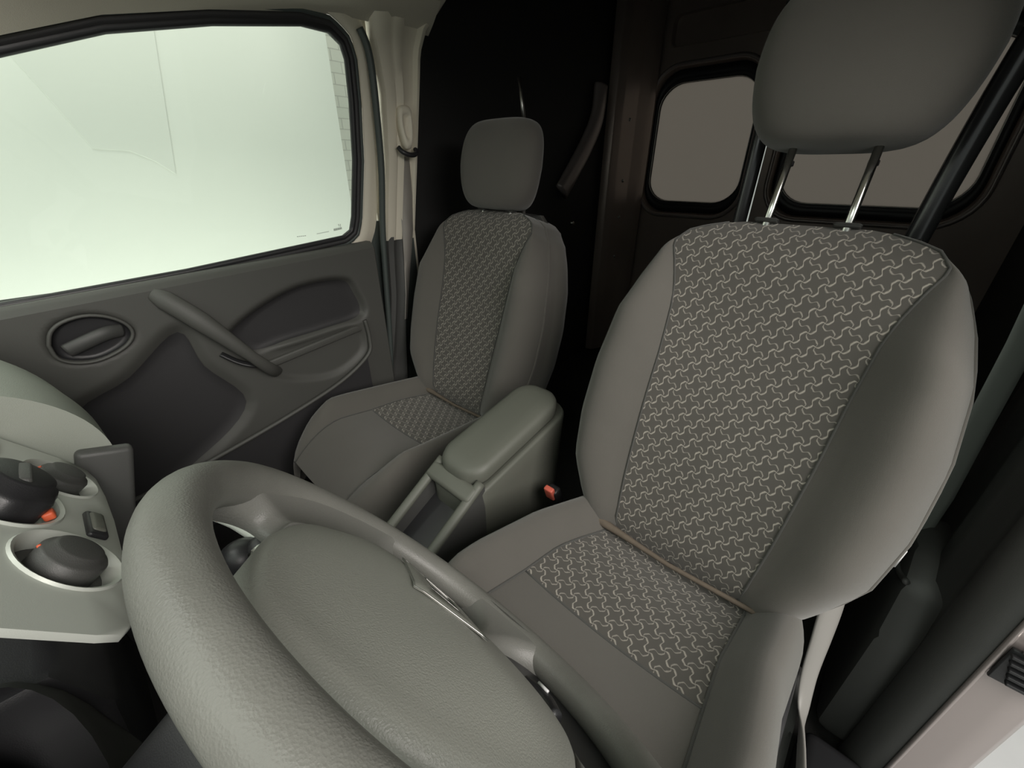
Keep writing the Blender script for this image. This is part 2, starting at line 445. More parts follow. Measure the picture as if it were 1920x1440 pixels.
# pad outline
half = [(0, .140), (.045, .124), (.086, .092), (.113, .052), (.116, .010), (.104, -.032), (.080, -.058), (.045, -.076), (0, -.084)]
outl = half+[(-x, y) for x, y in half[-2:0:-1]]
OUT = [(p.x, p.y) for p in catmull([(x, y, 0) for x, y in outl], 8, True)]
def pad_n(r, u):
    e = 0
    up_ = (u-.022)/.125 if u > .022 else (u-.022)/.112
    prof = 1-math.sqrt(up_*up_+.012)
    return max(-.001, .021*prof*(1-.9*min(1, abs(r)/.125)**3))
bm = bmesh.new()
ks = [0.0001]+lin(.06, .94, 18)+[.965, .985, 1.0]
loops = []
cenp = (0, .015)
for k in ks:
    L = []
    for (x, y) in OUT:
        r_, u_ = cenp[0]+(x-cenp[0])*k, cenp[1]+(y-cenp[1])*k
        ed = -.006*max(0, (k-.94)/.06)**2
        L.append(W(r_, u_, pad_n(r_, u_)*(1-k**6)+ed+.0015))
    loops.append(L)
loops.append([W(x*1.0, y*1.0, -.03) for x, y in OUT])
ring_loft(bm, loops, (True, False))
pad = mesh_obj('airbag_cover', bm, M['pad'], whl)
# spokes: annular sectors from the pad to the rim
def outline_radius(a):
    best = .1; ba = 9
    for (x, y) in OUT:
        d = abs((math.atan2(x, y)-a+PI) % (2*PI)-PI)
        if d < ba: ba = d; best = math.hypot(x, y)
    return best
def spoke(a0, a1, name):
    bm = bmesh.new(); A0, A1 = math.radians(a0), math.radians(a1)
    tt = lin(0, 1, 36); kk = lin(0, 1, 16)
    loops = []
    for k in kk:
        fl = math.radians(13)*max(0, (k-.35)/.65)**2.2+math.radians(4)*max(0, (.2-k)/.2)**2
        b0, b1 = A0-fl, A1+fl
        top, bot = [], []
        for t in tt:
            a = b0+(b1-b0)*t
            ro = outline_radius(a)+.0016; rr = ro+(RW-.004-ro)*k
            edge = min(t, 1-t)*(b1-b0)*rr
            dn = max(0, 1-edge/.012)
            z = -.001+.013*k**2-.004*math.sin(PI*k)-.012*(1-math.sqrt(max(0, 1-dn**2)))
            top.append(W(rr*math.sin(a), rr*math.cos(a), z))
            bot.append(W(rr*math.sin(a), rr*math.cos(a), -.022))
        loops.append(top+bot[::-1])
    ring_loft(bm, loops, (True, True))
    return mesh_obj(name, bm, M['spoke'], whl)
spoke(58, 114, 'spoke'); spoke(246, 302, 'spoke'); spoke(165, 178, 'spoke')
for A0, A1 in ((178, 247), (113, 166)):
    bm = bmesh.new()
    def bk_(u, v):
        a = math.radians(u); ro = outline_radius(a)-.004
        rr = ro+(RW-ro)*v; return W(rr*math.sin(a), rr*math.cos(a), -.0115)
    grid(bm, bk_, lin(A0, A1, 30), lin(0, 1, 3))
    r2 = bmesh.ops.extrude_face_region(bm, geom=list(bm.faces)); bmesh.ops.translate(bm, vec=wn*-.006, verts=[g for g in r2['geom'] if isinstance(g, bmesh.types.BMVert)])
    o = mesh_obj('spoke_backing', bm, M['plastic_blk'], whl, sharp=40); o['label'] = 'black recess behind the cover'
bm = bmesh.new(); tube(bm, catmull([W(-.040, -.088, -.006), W(-.058, -.086, -.003), (W(-.074, -.074, -.004))], 6), .006, 12)
bt = mesh_obj('audio_button', bm, M['plastic_blk'], whl)  # audio control at the lower left of the wheel
bm = bmesh.new(); tube(bm, [W(-.050, -.086, .003), W(-.060, -.083, .0035)], .0012, 8); mesh_obj('glint_strip', bm, M['glint_paint'], bt)  # chrome glint put in as a pale painted line
# hub below
bm = bmesh.new()
ring_loft(bm, [[W(x*k, y*k, z) for x, y in OUT] for k, z in ((.97, -.015), (.9, -.035), (.45, -.06), (.40, -.075))], (False, True))
mesh_obj('hub_shell', bm, M['plastic_blk'], whl)
# lozenge emblem on the pad centre (outline with hollow middle)
EC = (.010, .006)
def loz(k): return [(EC[0]+.046*k*dx, EC[1]+.034*k*dy) for dx, dy in ((0, 1), (.12, .86), (.9, .1), (1, 0), (.9, -.1), (.12, -.86), (0, -1), (-.12, -.86), (-.9, -.1), (-1, 0), (-.9, .1), (-.12, .86))]
def emb(bm, k0, k1, h):
    a = [W(x, y, pad_n(x, y)+.0025) for x, y in loz(k0)]; b_ = [W(x, y, pad_n(x, y)+.002+h) for x, y in loz(k0*.95)]
    c = [W(x, y, pad_n(x, y)+.002+h) for x, y in loz(k1*1.05)]; d = [W(x, y, pad_n(x, y)+.0025) for x, y in loz(k1)]
    ring_loft(bm, [a, b_, c, d])
bm = bmesh.new(); emb(bm, 1, .42, .0015)
em = mesh_obj('emblem', bm, M['pad'], whl); em['label'] = 'hollow lozenge badge'
for q in (1.0, .42):
    bm = bmesh.new()
    pts = [W(x, y, pad_n(x, y)+.0034) for x, y in loz(q)]
    tube(bm, pts, .0004, 6, closed=True)
    mesh_obj('emblem_edge', bm, M['steel'], em)
bm = bmesh.new()
pts = [W(x, y, pad_n(x, y)+.0026) for x, y in loz(.40)]
bm.faces.new([bm.verts.new(p) for p in pts]); mesh_obj('emblem_recess', bm, M['plastic_blk'], em)

# steering column shroud and stalks
colm = empty('steering_column', (WC.x+.12, WC.y, .5), 'dark column cover with stalks behind the steering wheel', 'steering column')
cb = WC-Vector(colm.location)
bm = bmesh.new()
ring_loft(bm, [[cb+W(x, y-.01, z) for x, y in rrect(0, 0, w, h, .03)] for w, h, z in ((.13, .12, -.05), (.19, .17, -.09), (.20, .17, -.22))], (True, True))
mesh_obj('shroud', bm, M['plastic_blk'], colm)
def stalk(dirr, name):
    bm = bmesh.new(); p0 = cb+W(dirr*.06, .0, -.075); p1 = cb+W(dirr*.13, .01, -.06); p2 = cb+W(dirr*.185, .02, -.05)
    tube(bm, catmull([p0, p1, p2], 6), [.007, .007, .0075, .008, .0085, .009, .0095, .010, .0105, .011, .011, .0105, .008], 12)
    o = mesh_obj(name, bm, M['plastic_blk'], colm)
    bm = bmesh.new(); d = (p2-p1).normalized(); tube(bm, [p2-d*.02, p2-d*.012], .0125, 14); mesh_obj('stalk_ring', bm, M['chrome'], o)
stalk(1, 'wiper_stalk'); stalk(-1, 'indicator_stalk')
bm = bmesh.new(); tube(bm, [cb+W(-.075, -.075, -.055), cb+W(-.098, -.10, -.045)], .009, 12)
mesh_obj('audio_remote', bm, M['chrome'], colm)

# ------------------------------------------------------------------ dashboard
dash = empty('dashboard', (.75, 0, .4), 'grey dashboard with domed top, dark lower half and rounded instrument hood', 'dashboard')
DL = Vector(dash.location)
# passenger-side dome
def dome(y, v):
    xr = interp([(-.66, .70), (-.55, .645), (-.45, .603), (-.35, .572), (-.25, .555), (-.142, .547)], y)
    zl = interp([(-.66, .66), (-.45, .62), (-.30, .640), (-.142, .668)], y)
    zt = .785
    if v < .5: return Vector((1.15+(xr+.13-1.15)*(v/.5), y, .80+(zt-.80)*(v/.5)))
    t = (v-.5)/.5*PI/2
    return Vector((xr+.13*(1-math.sin(t)), y, zl+(zt-zl)*math.cos(t)))
bm = bmesh.new()
rows = grid(bm, lambda u, v: dome(u, v)-DL, lin(-.66, -.142, 40), lin(0, 1, 40))
lo = [bm.verts.new(dome(u, 1)-DL+Vector((.12, 0, -.02))) for u in lin(-.66, -.142, 40)]
for i in range(40): bm.faces.new((rows[-1][i], rows[-1][i+1], lo[i+1], lo[i]))
cap = [bm.verts.new(dome(-.142, v)-DL) for v in lin(.5, 1, 20)]+[bm.verts.new(Vector(p)-DL) for p in ((.625, -.142, .66), (.80, -.142, .66), (.80, -.142, .785))]
bm.faces.new(cap)
mesh_obj('passenger_dash_top', bm, M['dash_top'], dash, sharp=50)
# lower glovebox
bm = bmesh.new(); prism(bm, [(.70, .60), (.66, .56), (.68, .35), (.76, .22), (1.1, .2), (1.1, .70), (.72, .70)], 'y', -.635, -.16, .01)
bmesh.ops.translate(bm, vec=-DL, verts=bm.verts); mesh_obj('glovebox', bm, M['plastic_blk'], dash, sharp=35)
# bulk behind everything
bm = bmesh.new(); prism(bm, [(.80, .1), (1.2, .1), (1.2, .79), (.86, .79), (.78, .6)], 'y', -.64, .70, .01)
bmesh.ops.translate(bm, vec=-DL, verts=bm.verts); mesh_obj('dash_body', bm, M['plastic_blk'], dash, sharp=35)
# driver side: lower panel and instrument hood
bm = bmesh.new(); prism(bm, [(.655, .66), (.64, .60), (.66, .45), (.74, .3), (1.0, .3), (1.0, .72), (.75, .72)], 'y', .165, .70, .012)
bmesh.ops.translate(bm, vec=-DL, verts=bm.verts); mesh_obj('lower_dash', bm, M['plastic'], dash, sharp=35)
bm = bmesh.new()
def hood(u, v):
    a = PI*u; y = .36+math.cos(a)*.19; z = .665+math.sin(a)*.115
    x = .66+.30*v
    k = 1-.06*v
    return Vector((x-.02*math.sin(a)*(1-v), .36+(y-.36)*k, z+.01*v))-DL
grid(bm, hood, lin(0, 1, 30), lin(0, 1, 8)); mesh_obj('instrument_hood', bm, M['plastic'], dash)
bm = bmesh.new(); grid(bm, lambda u, v: Vector((.70+.03*v, .36+math.cos(PI*u)*.18*v, .665+math.sin(PI*u)*.105*v))-DL, lin(0, 1, 30), lin(0, 1, 4))
mesh_obj('instrument_face', bm, M['plastic_blk'], dash)

# centre stack
TP = .58; PC = Vector((.591, 0, .684))
pu = Vector((math.sin(TP), 0, math.cos(TP))); pn = Vector((-math.cos(TP), 0, math.sin(TP)))
def P(y, u, n=0): return PC+Vector((0, 1, 0))*y+pu*u+pn*n
cs = empty('heater_control_panel', PC, 'pale satin grey heater control panel with three dark dials, left of steering wheel', 'control panel')
def Q(y, u, n=0): return P(y, u, n)-PC
KN = [(-.078, .0, .034), (-.010, .046, .046), (.068, .002, .040)]
# face with holes, built as boolean-free: outer polygon filled around circles via triangle_fill
bm = bmesh.new()
outp = [(-.128, .20), (-.132, .0), (-.126, -.028), (-.10, -.040), (.0, -.043), (.10, -.036), (.148, -.030), (.156, -.02), (.156, .20)]
outp = outp[:2]+[(-.131, -.012), (-.124, -.028), (-.108, -.036), (-.07, -.041), (-.02, -.043), (.04, -.042), (.10, -.038), (.14, -.033), (.153, -.024), (.156, -.008)]+[(.156, .20)]
edges = []
def loop2(pts, n=0):
    vs = [bm.verts.new(Q(y, u, n)) for y, u in pts]
    return [bm.edges.new((vs[i], vs[(i+1) % len(vs)])) for i in range(len(vs))], vs
e, vo = loop2(outp); edges += e
circ = []
for (cy, cu_, r) in KN:
    pts = [(cy+r*math.cos(2*PI*k/40), cu_+r*math.sin(2*PI*k/40)) for k in range(40)]
    e, v = loop2(pts); edges += e; circ.append((v, pts, cy, cu_, r))
bmesh.ops.triangle_fill(bm, use_beauty=True, edges=edges)
for f in list(bm.faces):
    c = f.calc_center_median()
    for (_, _, cy, cu_, r) in circ:
        if (c-Q(cy, cu_)).length < r*.9 and all(any((vv.co-Q(cy, cu_)).length < r*1.01 for _ in (0,)) for vv in f.verts): bm.faces.remove(f); break
# rims of the holes
for (v, pts, cy, cu_, r) in circ:
    prev = v
    for kk, nn in ((.97, .0022), (.90, .001), (.80, -.012)):
        nw = [bm.verts.new(Q(cy+(y-cy)*kk, cu_+(u-cu_)*kk, nn)) for y, u in pts]
        for k in range(40): bm.faces.new((prev[k], prev[(k+1) % 40], nw[(k+1) % 40], nw[k]))
        prev = nw
# skirt
sk = [bm.verts.new(Q(y*1.006, u-.0015, -.0015)) for y, u in outp]; sk2 = [bm.verts.new(Q(y*1.008, u-.002, -.005)) for y, u in outp]
for A, B in ((vo, sk), (sk, sk2)):
    for i in range(len(outp)-1): bm.faces.new((A[i], A[i+1], B[i+1], B[i]))
mesh_obj('fascia', bm, M['silver'], cs, sharp=50)
for i, (cy, cu_, r) in enumerate(KN):
    bm = bmesh.new()
    vs = [bm.verts.new(Q(cy+r*.82*math.cos(2*PI*k/40), cu_+r*.82*math.sin(2*PI*k/40), -.0115)) for k in range(40)]; bm.faces.new(vs)
    mesh_obj('dial_plate', bm, M['plastic'] if i != 1 else M['silver'], cs)
    big = i == 1
    rk = r*(.70 if big else .60); hgt = .024 if big else .012
    bm = bmesh.new(); loops = []
    for kk, nn in ((1.0, -.011), (1.0, hgt*.45), (.93, hgt*.62), (.80, hgt*.66), (.72, hgt*.95), (.62, hgt), (.0001, hgt*.98)):
        L = []
        for k in range(48):
            a = 2*PI*k/48; rr = rk*kk*(1+(.04*math.cos(a*(7 if big else 1)) if nn < hgt*.63 else 0))
            L.append(Q(cy+rr*math.cos(a), cu_+rr*math.sin(a), nn))
        loops.append(L)
    ring_loft(bm, loops, (False, True))
    kn = mesh_obj('dial_knob', bm, M['plastic_blk'] if big else M['plastic'], cs)
    bm = bmesh.new()
    if big: box(bm, Q(cy+.016, cu_-.0315, .002), (.008, .010, .008), .002)
    else: box(bm, Q(cy-rk*.35, cu_+rk*.85, .003), (.003, .017, .003), .001, Matrix.Rotation(.5, 3, 'X'))
    mesh_obj('pointer', bm, M['orange'], kn)
    if big:
        bm = bmesh.new(); box(bm, Q(cy, cu_, hgt-.002), (.010, rk*1.05, .008), .003, Matrix.Rotation(-TP, 3, 'Y'))
        mesh_obj('grip_bar', bm, M['plastic'], kn)
# oblong push button below big dial
rotp = Matrix((Vector((0, 1, 0)), pu, pn)).transposed()
bm = bmesh.new(); box(bm, Q(.003, -.0225, .001), (.042, .017, .007), .003, rotp); mesh_obj('button_bezel', bm, M['plastic_blk'], cs)
bm = bmesh.new(); box(bm, Q(.002, -.0225, .003), (.032, .012, .007), .003, rotp); mesh_obj('push_button', bm, M['console'], cs)
bm = bmesh.new(); box(bm, Q(-.125+.02, .075, .0), (.03, .05, .004), .0015, rotp); mesh_obj('vent_flap', bm, M['plastic_blk'], cs)
# side of stack towards passenger: grey bar
bm = bmesh.new()
box(bm, Vector((.585, -.135, .575))-DL, (.05, .018, .21), .006, Matrix.Rotation(-.30, 3, 'Y'))
mesh_obj('stack_side_bar', bm, M['plastic'], dash)
bm = bmesh.new(); prism(bm, [(.615, .66), (.60, .60), (.63, .35), (.70, .2), (.9, .2), (.9, .68)], 'y', -.125, .15, .01)
bmesh.ops.translate(bm, vec=-DL, verts=bm.verts); mesh_obj('lower_stack', bm, M['plastic_blk'], dash, sharp=35)
bm = bmesh.new()
arc = catmull([(.628, .150, .68), (.632, .119, .652), (.634, .100, .62), (.634, .085, .575), (.634, .085, .52), (.64, .11, .46)], 8)
grid(bm, lambda u, v: Vector(arc[int(u)])+Vector((.02-.05*math.sin(v), .10*(1-math.cos(v)), -.04*(1-math.cos(v))))-DL, list(range(len(arc))), lin(0, PI/2, 8))
mesh_obj('rounded_cover', bm, M['plastic'], dash)

# gear lever seen through the wheel
gl = empty('gear_lever', (.50, .0, .45), 'small black gear lever with silver ring and pale surround, seen through the steering wheel', 'gear lever')
bm = bmesh.new(); ring_loft(bm, [[(a*math.cos(t), a*math.sin(t)*1.1+.02, z-.03) for t in [2*PI*k/20 for k in range(20)]] for a, z in ((.05, .0), (.035, .03), (.017, .06), (.012, .075))], (True, True))
mesh_obj('boot', bm, M['plastic_blk'], gl)
bm = bmesh.new(); tube(bm, [(0, .02, .03), (-.01, .02, .06)], .006, 10); mesh_obj('shaft', bm, M['steel'], gl)
bm = bmesh.new(); ring_loft(bm, [[(-.012+a*math.cos(t), .02+a*math.sin(t), z-.045) for t in [2*PI*k/20 for k in range(20)]] for a, z in ((.012, .10), (.019, .115), (.024, .14), (.021, .16), (.008, .168))], (True, True))
mesh_obj('knob', bm, M['plastic_blk'], gl)
bm = bmesh.new(); tube(bm, [(-.011, .02, .057), (-.0112, .02, .065)], .017, 20); mesh_obj('knob_ring', bm, M['chrome'], gl)

bm = bmesh.new(); prism(bm, [(.015, .03), (.015, .085), (.03, .098), (.11, .10), (.11, .03)], 'y', -.11, -.02, .006); mesh_obj('lever_housing', bm, M['plastic_blk'], gl, sharp=40)
bm = bmesh.new(); tube(bm, catmull([(.03, -.11, .10), (.0, -.085, .115), (-.022, -.04, .116), (-.035, .0, .112), (-.05, .03, .10), (-.045, .05, .08)], 5), .010, 10, flat=.5); o = mesh_obj('surround', bm, M['silver'], gl); o['label'] = 'pale grey curved surround'
bm = bmesh.new(); box(bm, (-.012, -.055, .119), (.010, .014, .004), .001); mesh_obj('indicator_window', bm, M['orange'], o)
# ------------------------------------------------------------------ centre console with armrest
con = empty('centre_console', (.05, 0, 0), 'grey-green centre armrest box between the seats with open tray in front', 'console')
CL = Vector(con.location)
def tz(x): return .470+(.15-x)*.225
bm = bmesh.new()
# lid: stadium plan lofted with crown
def stad(xa, xb, ya, yb, r, n=8):
    pts = []
    for (cx, cy, a0) in ((xb-r, yb-r, 0), (xa+r, yb-r, PI/2), (xa+r, ya+r, PI), (xb-r, ya+r, 1.5*PI)):
        for k in range(n+1):
            a = a0+PI/2*k/n; pts.append((cx+r*math.cos(a), cy+r*math.sin(a)))
    return pts
def lid_loop(sh, dz):
    return [Vector((x, y, tz(x)+dz))-CL for x, y in stad(-.125+sh, .150-sh, -.058+sh, .058-sh, max(.012, .045-sh))]
ring_loft(bm, [lid_loop(.004, -.03), lid_loop(0, -.022), lid_loop(0, -.004), lid_loop(.004, .004), lid_loop(.012, .008), lid_loop(.03, .011)], (True, True))
mesh_obj('armrest_lid', bm, M['console'], con)
bm = bmesh.new()
def body_loop(sh, z0, k, xs=0):
    return [Vector((x+xs, y, (tz(x)+z0)*k+(1-k)*.12))-CL for x, y in stad(-.135+sh, .165-sh, -.068+sh*.6, .070-sh*.6, .04)]
ring_loft(bm, [body_loop(.02, -.03, 1), body_loop(.004, -.026, 1), body_loop(0, -.034, 1), body_loop(.002, -.07, 1), body_loop(.004, -.07, .55, .01), body_loop(.01, -.07, .0, .02)], (True, True))
mesh_obj('storage_box', bm, M['console'], con)
# front tray: rails and trough
def fz(x): return .452-(x-.14)*.62
for y0 in (-.052, .058):
    bm = bmesh.new(); pts = catmull([Vector((x, y0*(1+.0*(x-.14)), fz(x)))-CL for x in (.13, .18, .24, .30, .36, .42)], 4)
    tube(bm, pts, .010, 12, flat=.9)
    mesh_obj('tray_rail', bm, M['console'], con)
bm = bmesh.new()
for y0, y1 in ((-.062, -.050), (.056, .068)):
    prism(bm, [(.13, fz(.13)-.003), (.42, fz(.42)-.003), (.42, .12), (.13, .12)], 'y', y0, y1)
bmesh.ops.translate(bm, vec=-CL, verts=bm.verts); mesh_obj('tray_side', bm, M['plastic'], con, sharp=35)
bm = bmesh.new(); prism(bm, [(.14, fz(.14)-.055), (.42, fz(.42)-.03), (.42, .12), (.14, .12)], 'y', -.05, .056)
bmesh.ops.translate(bm, vec=-CL, verts=bm.verts); mesh_obj('tray_floor', bm, M['plastic_blk'], con, sharp=35)
bm = bmesh.new(); box(bm, Vector((.155, .003, fz(.155)+.001))-CL, (.035, .125, .02), .008, Matrix.Rotation(.5, 3, 'Y')); mesh_obj('tray_bridge', bm, M['console'], con)
bm = bmesh.new(); prism(bm, [(.40, .28), (.56, .36), (.585, .33), (.585, .02), (.40, .02)], 'y', -.08, .085, .01)
bmesh.ops.translate(bm, vec=-CL, verts=bm.verts); mesh_obj('tunnel_cover', bm, M['plastic_blk'], con, sharp=35)

# red buckle
bk = empty('belt_buckle', (-.015, .118, .352), 'small black seat belt buckle with bright red button between driver seat and armrest', 'buckle')
bm = bmesh.new(); R1 = Matrix.Rotation(.35, 3, 'Y'); box(bm, (-.012, 0, .0), (.022, .026, .07), .006, R1); mesh_obj('buckle_body', bm, M['plastic_blk'], bk)
bm = bmesh.new(); box(bm, (.0065, -.002, .024), (.012, .021, .034), .003, R1); mesh_obj('release_button', bm, M['red'], bk)

# ------------------------------------------------------------------ passenger door
def tumble(z): return -.70+max(0, z-.76)*.16
door = empty('passenger_door', (.3, -.68, .15), 'dark grey passenger door trim below a large rounded side window', 'car door')
DO = Vector(door.location)
def inside(px, pz, poly):
    c = False; n = len(poly); j = n-1
    for i in range(n):
        if (poly[i][1] > pz) != (poly[j][1] > pz) and px < (poly[j][0]-poly[i][0])*(pz-poly[i][1])/(poly[j][1]-poly[i][1])+poly[i][0]: c = not c
        j = i
    return c
def sdist(px, pz, poly):
    d = 9
    for i in range(len(poly)):
        ax, az = poly[i-1]; bx, bz = poly[i]; vx, vz = bx-ax, bz-az
        t = max(0, min(1, ((px-ax)*vx+(pz-az)*vz)/(vx*vx+vz*vz+1e-12)))
        d = min(d, math.hypot(px-ax-t*vx, pz-az-t*vz))
    return d if inside(px, pz, poly) else -d
def sm(poly, n=5): return [(p.x, p.z) for p in catmull([(x, 0, z) for x, z in poly], n, True)]
REC = sm([(.30, .600), (.22, .655), (.10, .693), (-.02, .690), (-.052, .650), (-.060, .575), (.05, .560), (.16, .555), (.26, .55)])
LOW = sm([(.27, .545), (.16, .54), (.0, .548), (-.045, .52), (-.035, .46), (.05, .42), (.14, .43), (.22, .47)])
HRC = sm([(.522+(a-.522)*.88, .665+(b-.665)*.84) for a, b in [(.590, .675), (.565, .712), (.51, .722), (.465, .697), (.452, .662), (.478, .630), (.535, .612), (.585, .630)]])
WED = sm([(.385, .648), (.36, .55), (.30, .42), (.42, .32), (.62, .26), (.62, .50), (.50, .57)])
def step(d, w): return max(0, min(1, d/w+.5))**2*(3-2*max(0, min(1, d/w+.5)))
def belt_z(x): return .7465+(.62-x)*.047
def dpanel(x, z):
    y = -.655
    y -= .022*step(sdist(x, z, REC), .02)
    y -= .010*step(sdist(x, z, LOW), .02)
    y -= .018*step(sdist(x, z, HRC), .012)
    y -= .016*step(sdist(x, z, WED), .04)
    if z < .30: y += .0
    return y
bm = bmesh.new()
nz = 90; nx = 150
def dp(u, v):
    x = u; zt = belt_z(x)-.016; zb = .15
    z = zb+(zt-zb)*v
    return Vector((x, dpanel(x, z), z))-DO
grid(bm, dp, lin(-.128, .80, nx), lin(0, 1, nz))
mesh_obj('trim_panel', bm, M['door_plastic'], door)
bm = bmesh.new()
grid(bm, lambda u, v: Vector((u, [-.655, -.662, -.672, -.698][v], belt_z(u)+[-.016, -.006, .0, -.001][v]))-DO, lin(-.128, .80, 30), [0, 1, 2, 3])
o = mesh_obj('window_ledge', bm, M['door_plastic'], door); o['label'] = 'pale top ledge catching window light'
bm = bmesh.new(); tube(bm, [Vector((x, -.6985, belt_z(x)+.002))-DO for x in lin(-.11, .8, 10)], .0025, 6); mesh_obj('glass_wiper_strip', bm, M['plastic_blk'], door)
# rear edge of the panel
bm = bmesh.new(); grid(bm, lambda u, v: Vector((-.128-.012*math.sin(v*PI/2), -.655-.07*(1-math.cos(v*PI/2)), u))-DO, lin(.15, belt_z(-.13)-.016, 12), lin(0, 1, 6))
mesh_obj('panel_edge', bm, M['door_plastic'], door)
# lip of door pocket
bm = bmesh.new(); tube(bm, catmull([Vector(p)-DO for p in ((-.058, -.650, .56), (-.060, -.645, .50), (-.042, -.640, .451), (.058, -.640, .395), (.227, -.640, .348), (.422, -.640, .309), (.6, -.640, .285))], 8), .006, 8)
mesh_obj('pocket_lip', bm, M['door_plastic'], door)
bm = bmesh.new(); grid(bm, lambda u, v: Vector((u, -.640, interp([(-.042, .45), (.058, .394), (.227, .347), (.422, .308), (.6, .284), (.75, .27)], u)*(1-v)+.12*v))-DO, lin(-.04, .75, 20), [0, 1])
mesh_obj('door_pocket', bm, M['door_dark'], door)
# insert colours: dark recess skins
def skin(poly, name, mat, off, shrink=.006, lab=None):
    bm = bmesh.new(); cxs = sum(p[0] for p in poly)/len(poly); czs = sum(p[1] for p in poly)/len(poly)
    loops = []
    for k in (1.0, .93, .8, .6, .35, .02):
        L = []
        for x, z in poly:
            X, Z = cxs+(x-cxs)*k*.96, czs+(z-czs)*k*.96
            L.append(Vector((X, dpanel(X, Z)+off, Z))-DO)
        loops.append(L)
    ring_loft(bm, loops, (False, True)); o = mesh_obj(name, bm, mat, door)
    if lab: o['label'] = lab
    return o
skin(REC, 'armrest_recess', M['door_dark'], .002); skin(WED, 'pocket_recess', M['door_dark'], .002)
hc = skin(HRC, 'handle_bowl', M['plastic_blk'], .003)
bm = bmesh.new(); tube(bm, catmull([Vector((x, -.654, z))-DO for x, z in HRC[::3]], 3, True), .0035, 8, closed=True); mesh_obj('bowl_rim', bm, M['door_plastic'], hc)
bm = bmesh.new(); tube(bm, catmull([Vector(p)-DO for p in ((.475, -.668, .668), (.50, -.657, .671), (.535, -.655, .662), (.565, -.657, .652))], 5), .014, 12, flat=.55, upv=(0, 1, 0))
mesh_obj('release_lever', bm, M['plastic'], hc)
bm = bmesh.new(); box(bm, Vector((.10, -.662, .52))-DO, (.30, .012, .022), .005, Matrix.Rotation(.12, 3, 'Y')); mesh_obj('armrest_bar', bm, M['door_plastic'], door)
# diagonal pull handle
bm = bmesh.new()
pp = catmull([Vector(p)-DO for p in ((.405, -.655, .735), (.385, -.638, .715), (.35, -.618, .672), (.31, -.604, .615), (.27, -.600, .555), (.24, -.612, .512), (.222, -.64, .488), (.215, -.66, .475))], 6)
n_ = len(pp); tube(bm, pp, [interp([(0, .012), (.12, .021), (.3, .022), (.55, .0135), (.8, .016), (.95, .015), (1, .009)], i/(n_-1)) for i in range(n_)], 16, flat=.55, upv=(0, 1, 0))
mesh_obj('pull_handle', bm, M['door_plastic'], door)
bm = bmesh.new(); tube(bm, catmull([Vector(p)-DO for p in ((.325, -.652, .57), (.30, -.64, .545), (.275, -.63, .53), (.25, -.635, .52))], 5), .011, 10, flat=.5); mesh_obj('handle_mount', bm, M['plastic_blk'], door)
# window
WIN = [(.80, belt_z(.8)+.002), (.323, .766), (-.06, .801), (-.084, .815), (-.094, .85), (-.113, .991), (-.118, 1.12), (-.116, 1.202), (-.107, 1.228), (-.080, 1.245), (-.02, 1.246), (.155, 1.216), (.324, 1.176), (.467, 1.124), (.62, 1.04), (.80, .90)]
def dense(poly, n=4):
    out = []
    for i in range(len(poly)):
        a, b_ = poly[i], poly[(i+1) % len(poly)]
        for k in range(n): out.append((a[0]+(b_[0]-a[0])*k/n, a[1]+(b_[1]-a[1])*k/n))
    return out
WD = dense(WIN)
def wp(x, z, n=0): return Vector((x, tumble(z)+n, z))-DO
bm = bmesh.new(); bm.faces.new([bm.verts.new(wp(x, z, -.004)) for x, z in WD]); mesh_obj('window_glass', bm, M['glass'], door)
# frame: from glass edge outward
def off(poly, d):
    n = len(poly); out = []
    for i in range(n):
        a, b_, c = poly[i-1], poly[i], poly[(i+1) % n]
        tx, tz_ = c[0]-a[0], c[1]-a[1]; l = math.hypot(tx, tz_) or 1
        out.append((b_[0]+d*tz_/l, b_[1]-d*tx/l))
    return out
area = sum(WD[i-1][0]*WD[i][1]-WD[i][0]*WD[i-1][1] for i in range(len(WD)))/2
sg = 1 if area > 0 else -1
def frame_part(name, prof, mat, lo=0, hi=None):
    bm = bmesh.new()
    loops = []
    for d, nn in prof:
        o_ = off(WD, d*sg)
        # keep only the part above the belt
        L = [wp(x, max(z, belt_z(x)-.012), nn) for x, z in o_]
        loops.append(L)
    ring_loft(bm, loops); return mesh_obj(name, bm, mat, door)
frame_part('window_gasket', [(-.001, -.008), (-.001, .002), (.004, .006), (.010, .004)], M['plastic_blk'])
frame_part('window_frame', [(.010, .004), (.013, .006), (.018, .007), (.021, .003)], M['door_dark'])
fp = frame_part('inner_seal', [(.021, .002), (.023, .005), (.027, .005), (.030, .001), (.031, -.02)], M['seal'])
df_ = frame_part('door_frame', [(.031, .0), (.034, .0035), (.055, .003), (.080, -.006)], M['pillar']); df_['label'] = 'beige door frame strip'
# glass etchings: tiny mirrored marks near the rear lower corner
def mark(x, z, w, h): return [wp(x-w/2, z-h/2, -.0025), wp(x+w/2, z-h/2, -.0025), wp(x+w/2, z+h/2, -.0025), wp(x-w/2, z+h/2, -.0025)]
bm = bmesh.new()
for i in range(9):
    bm.faces.new([bm.verts.new(p) for p in mark(-.058+i*.0027, .822-i*.0003, .0017, .006)])
for (x, z) in ((-.056, .828), (-.052, .829), (-.056, .832), (-.051, .8325)):
    bm.faces.new([bm.verts.new(p) for p in mark(x, z, .002, .0022)])
for i in range(14): bm.faces.new([bm.verts.new(p) for p in mark(-.02+i*.0025, .8165-i*.0002, .0012, .0022)])
for i in range(5): bm.faces.new([bm.verts.new(p) for p in mark(.045+i*.005, .812, .0035, .0014)])
mesh_obj('glass_marking', bm, plain('etched_grey', (.12, .13, .12), .8), door, smooth=False)

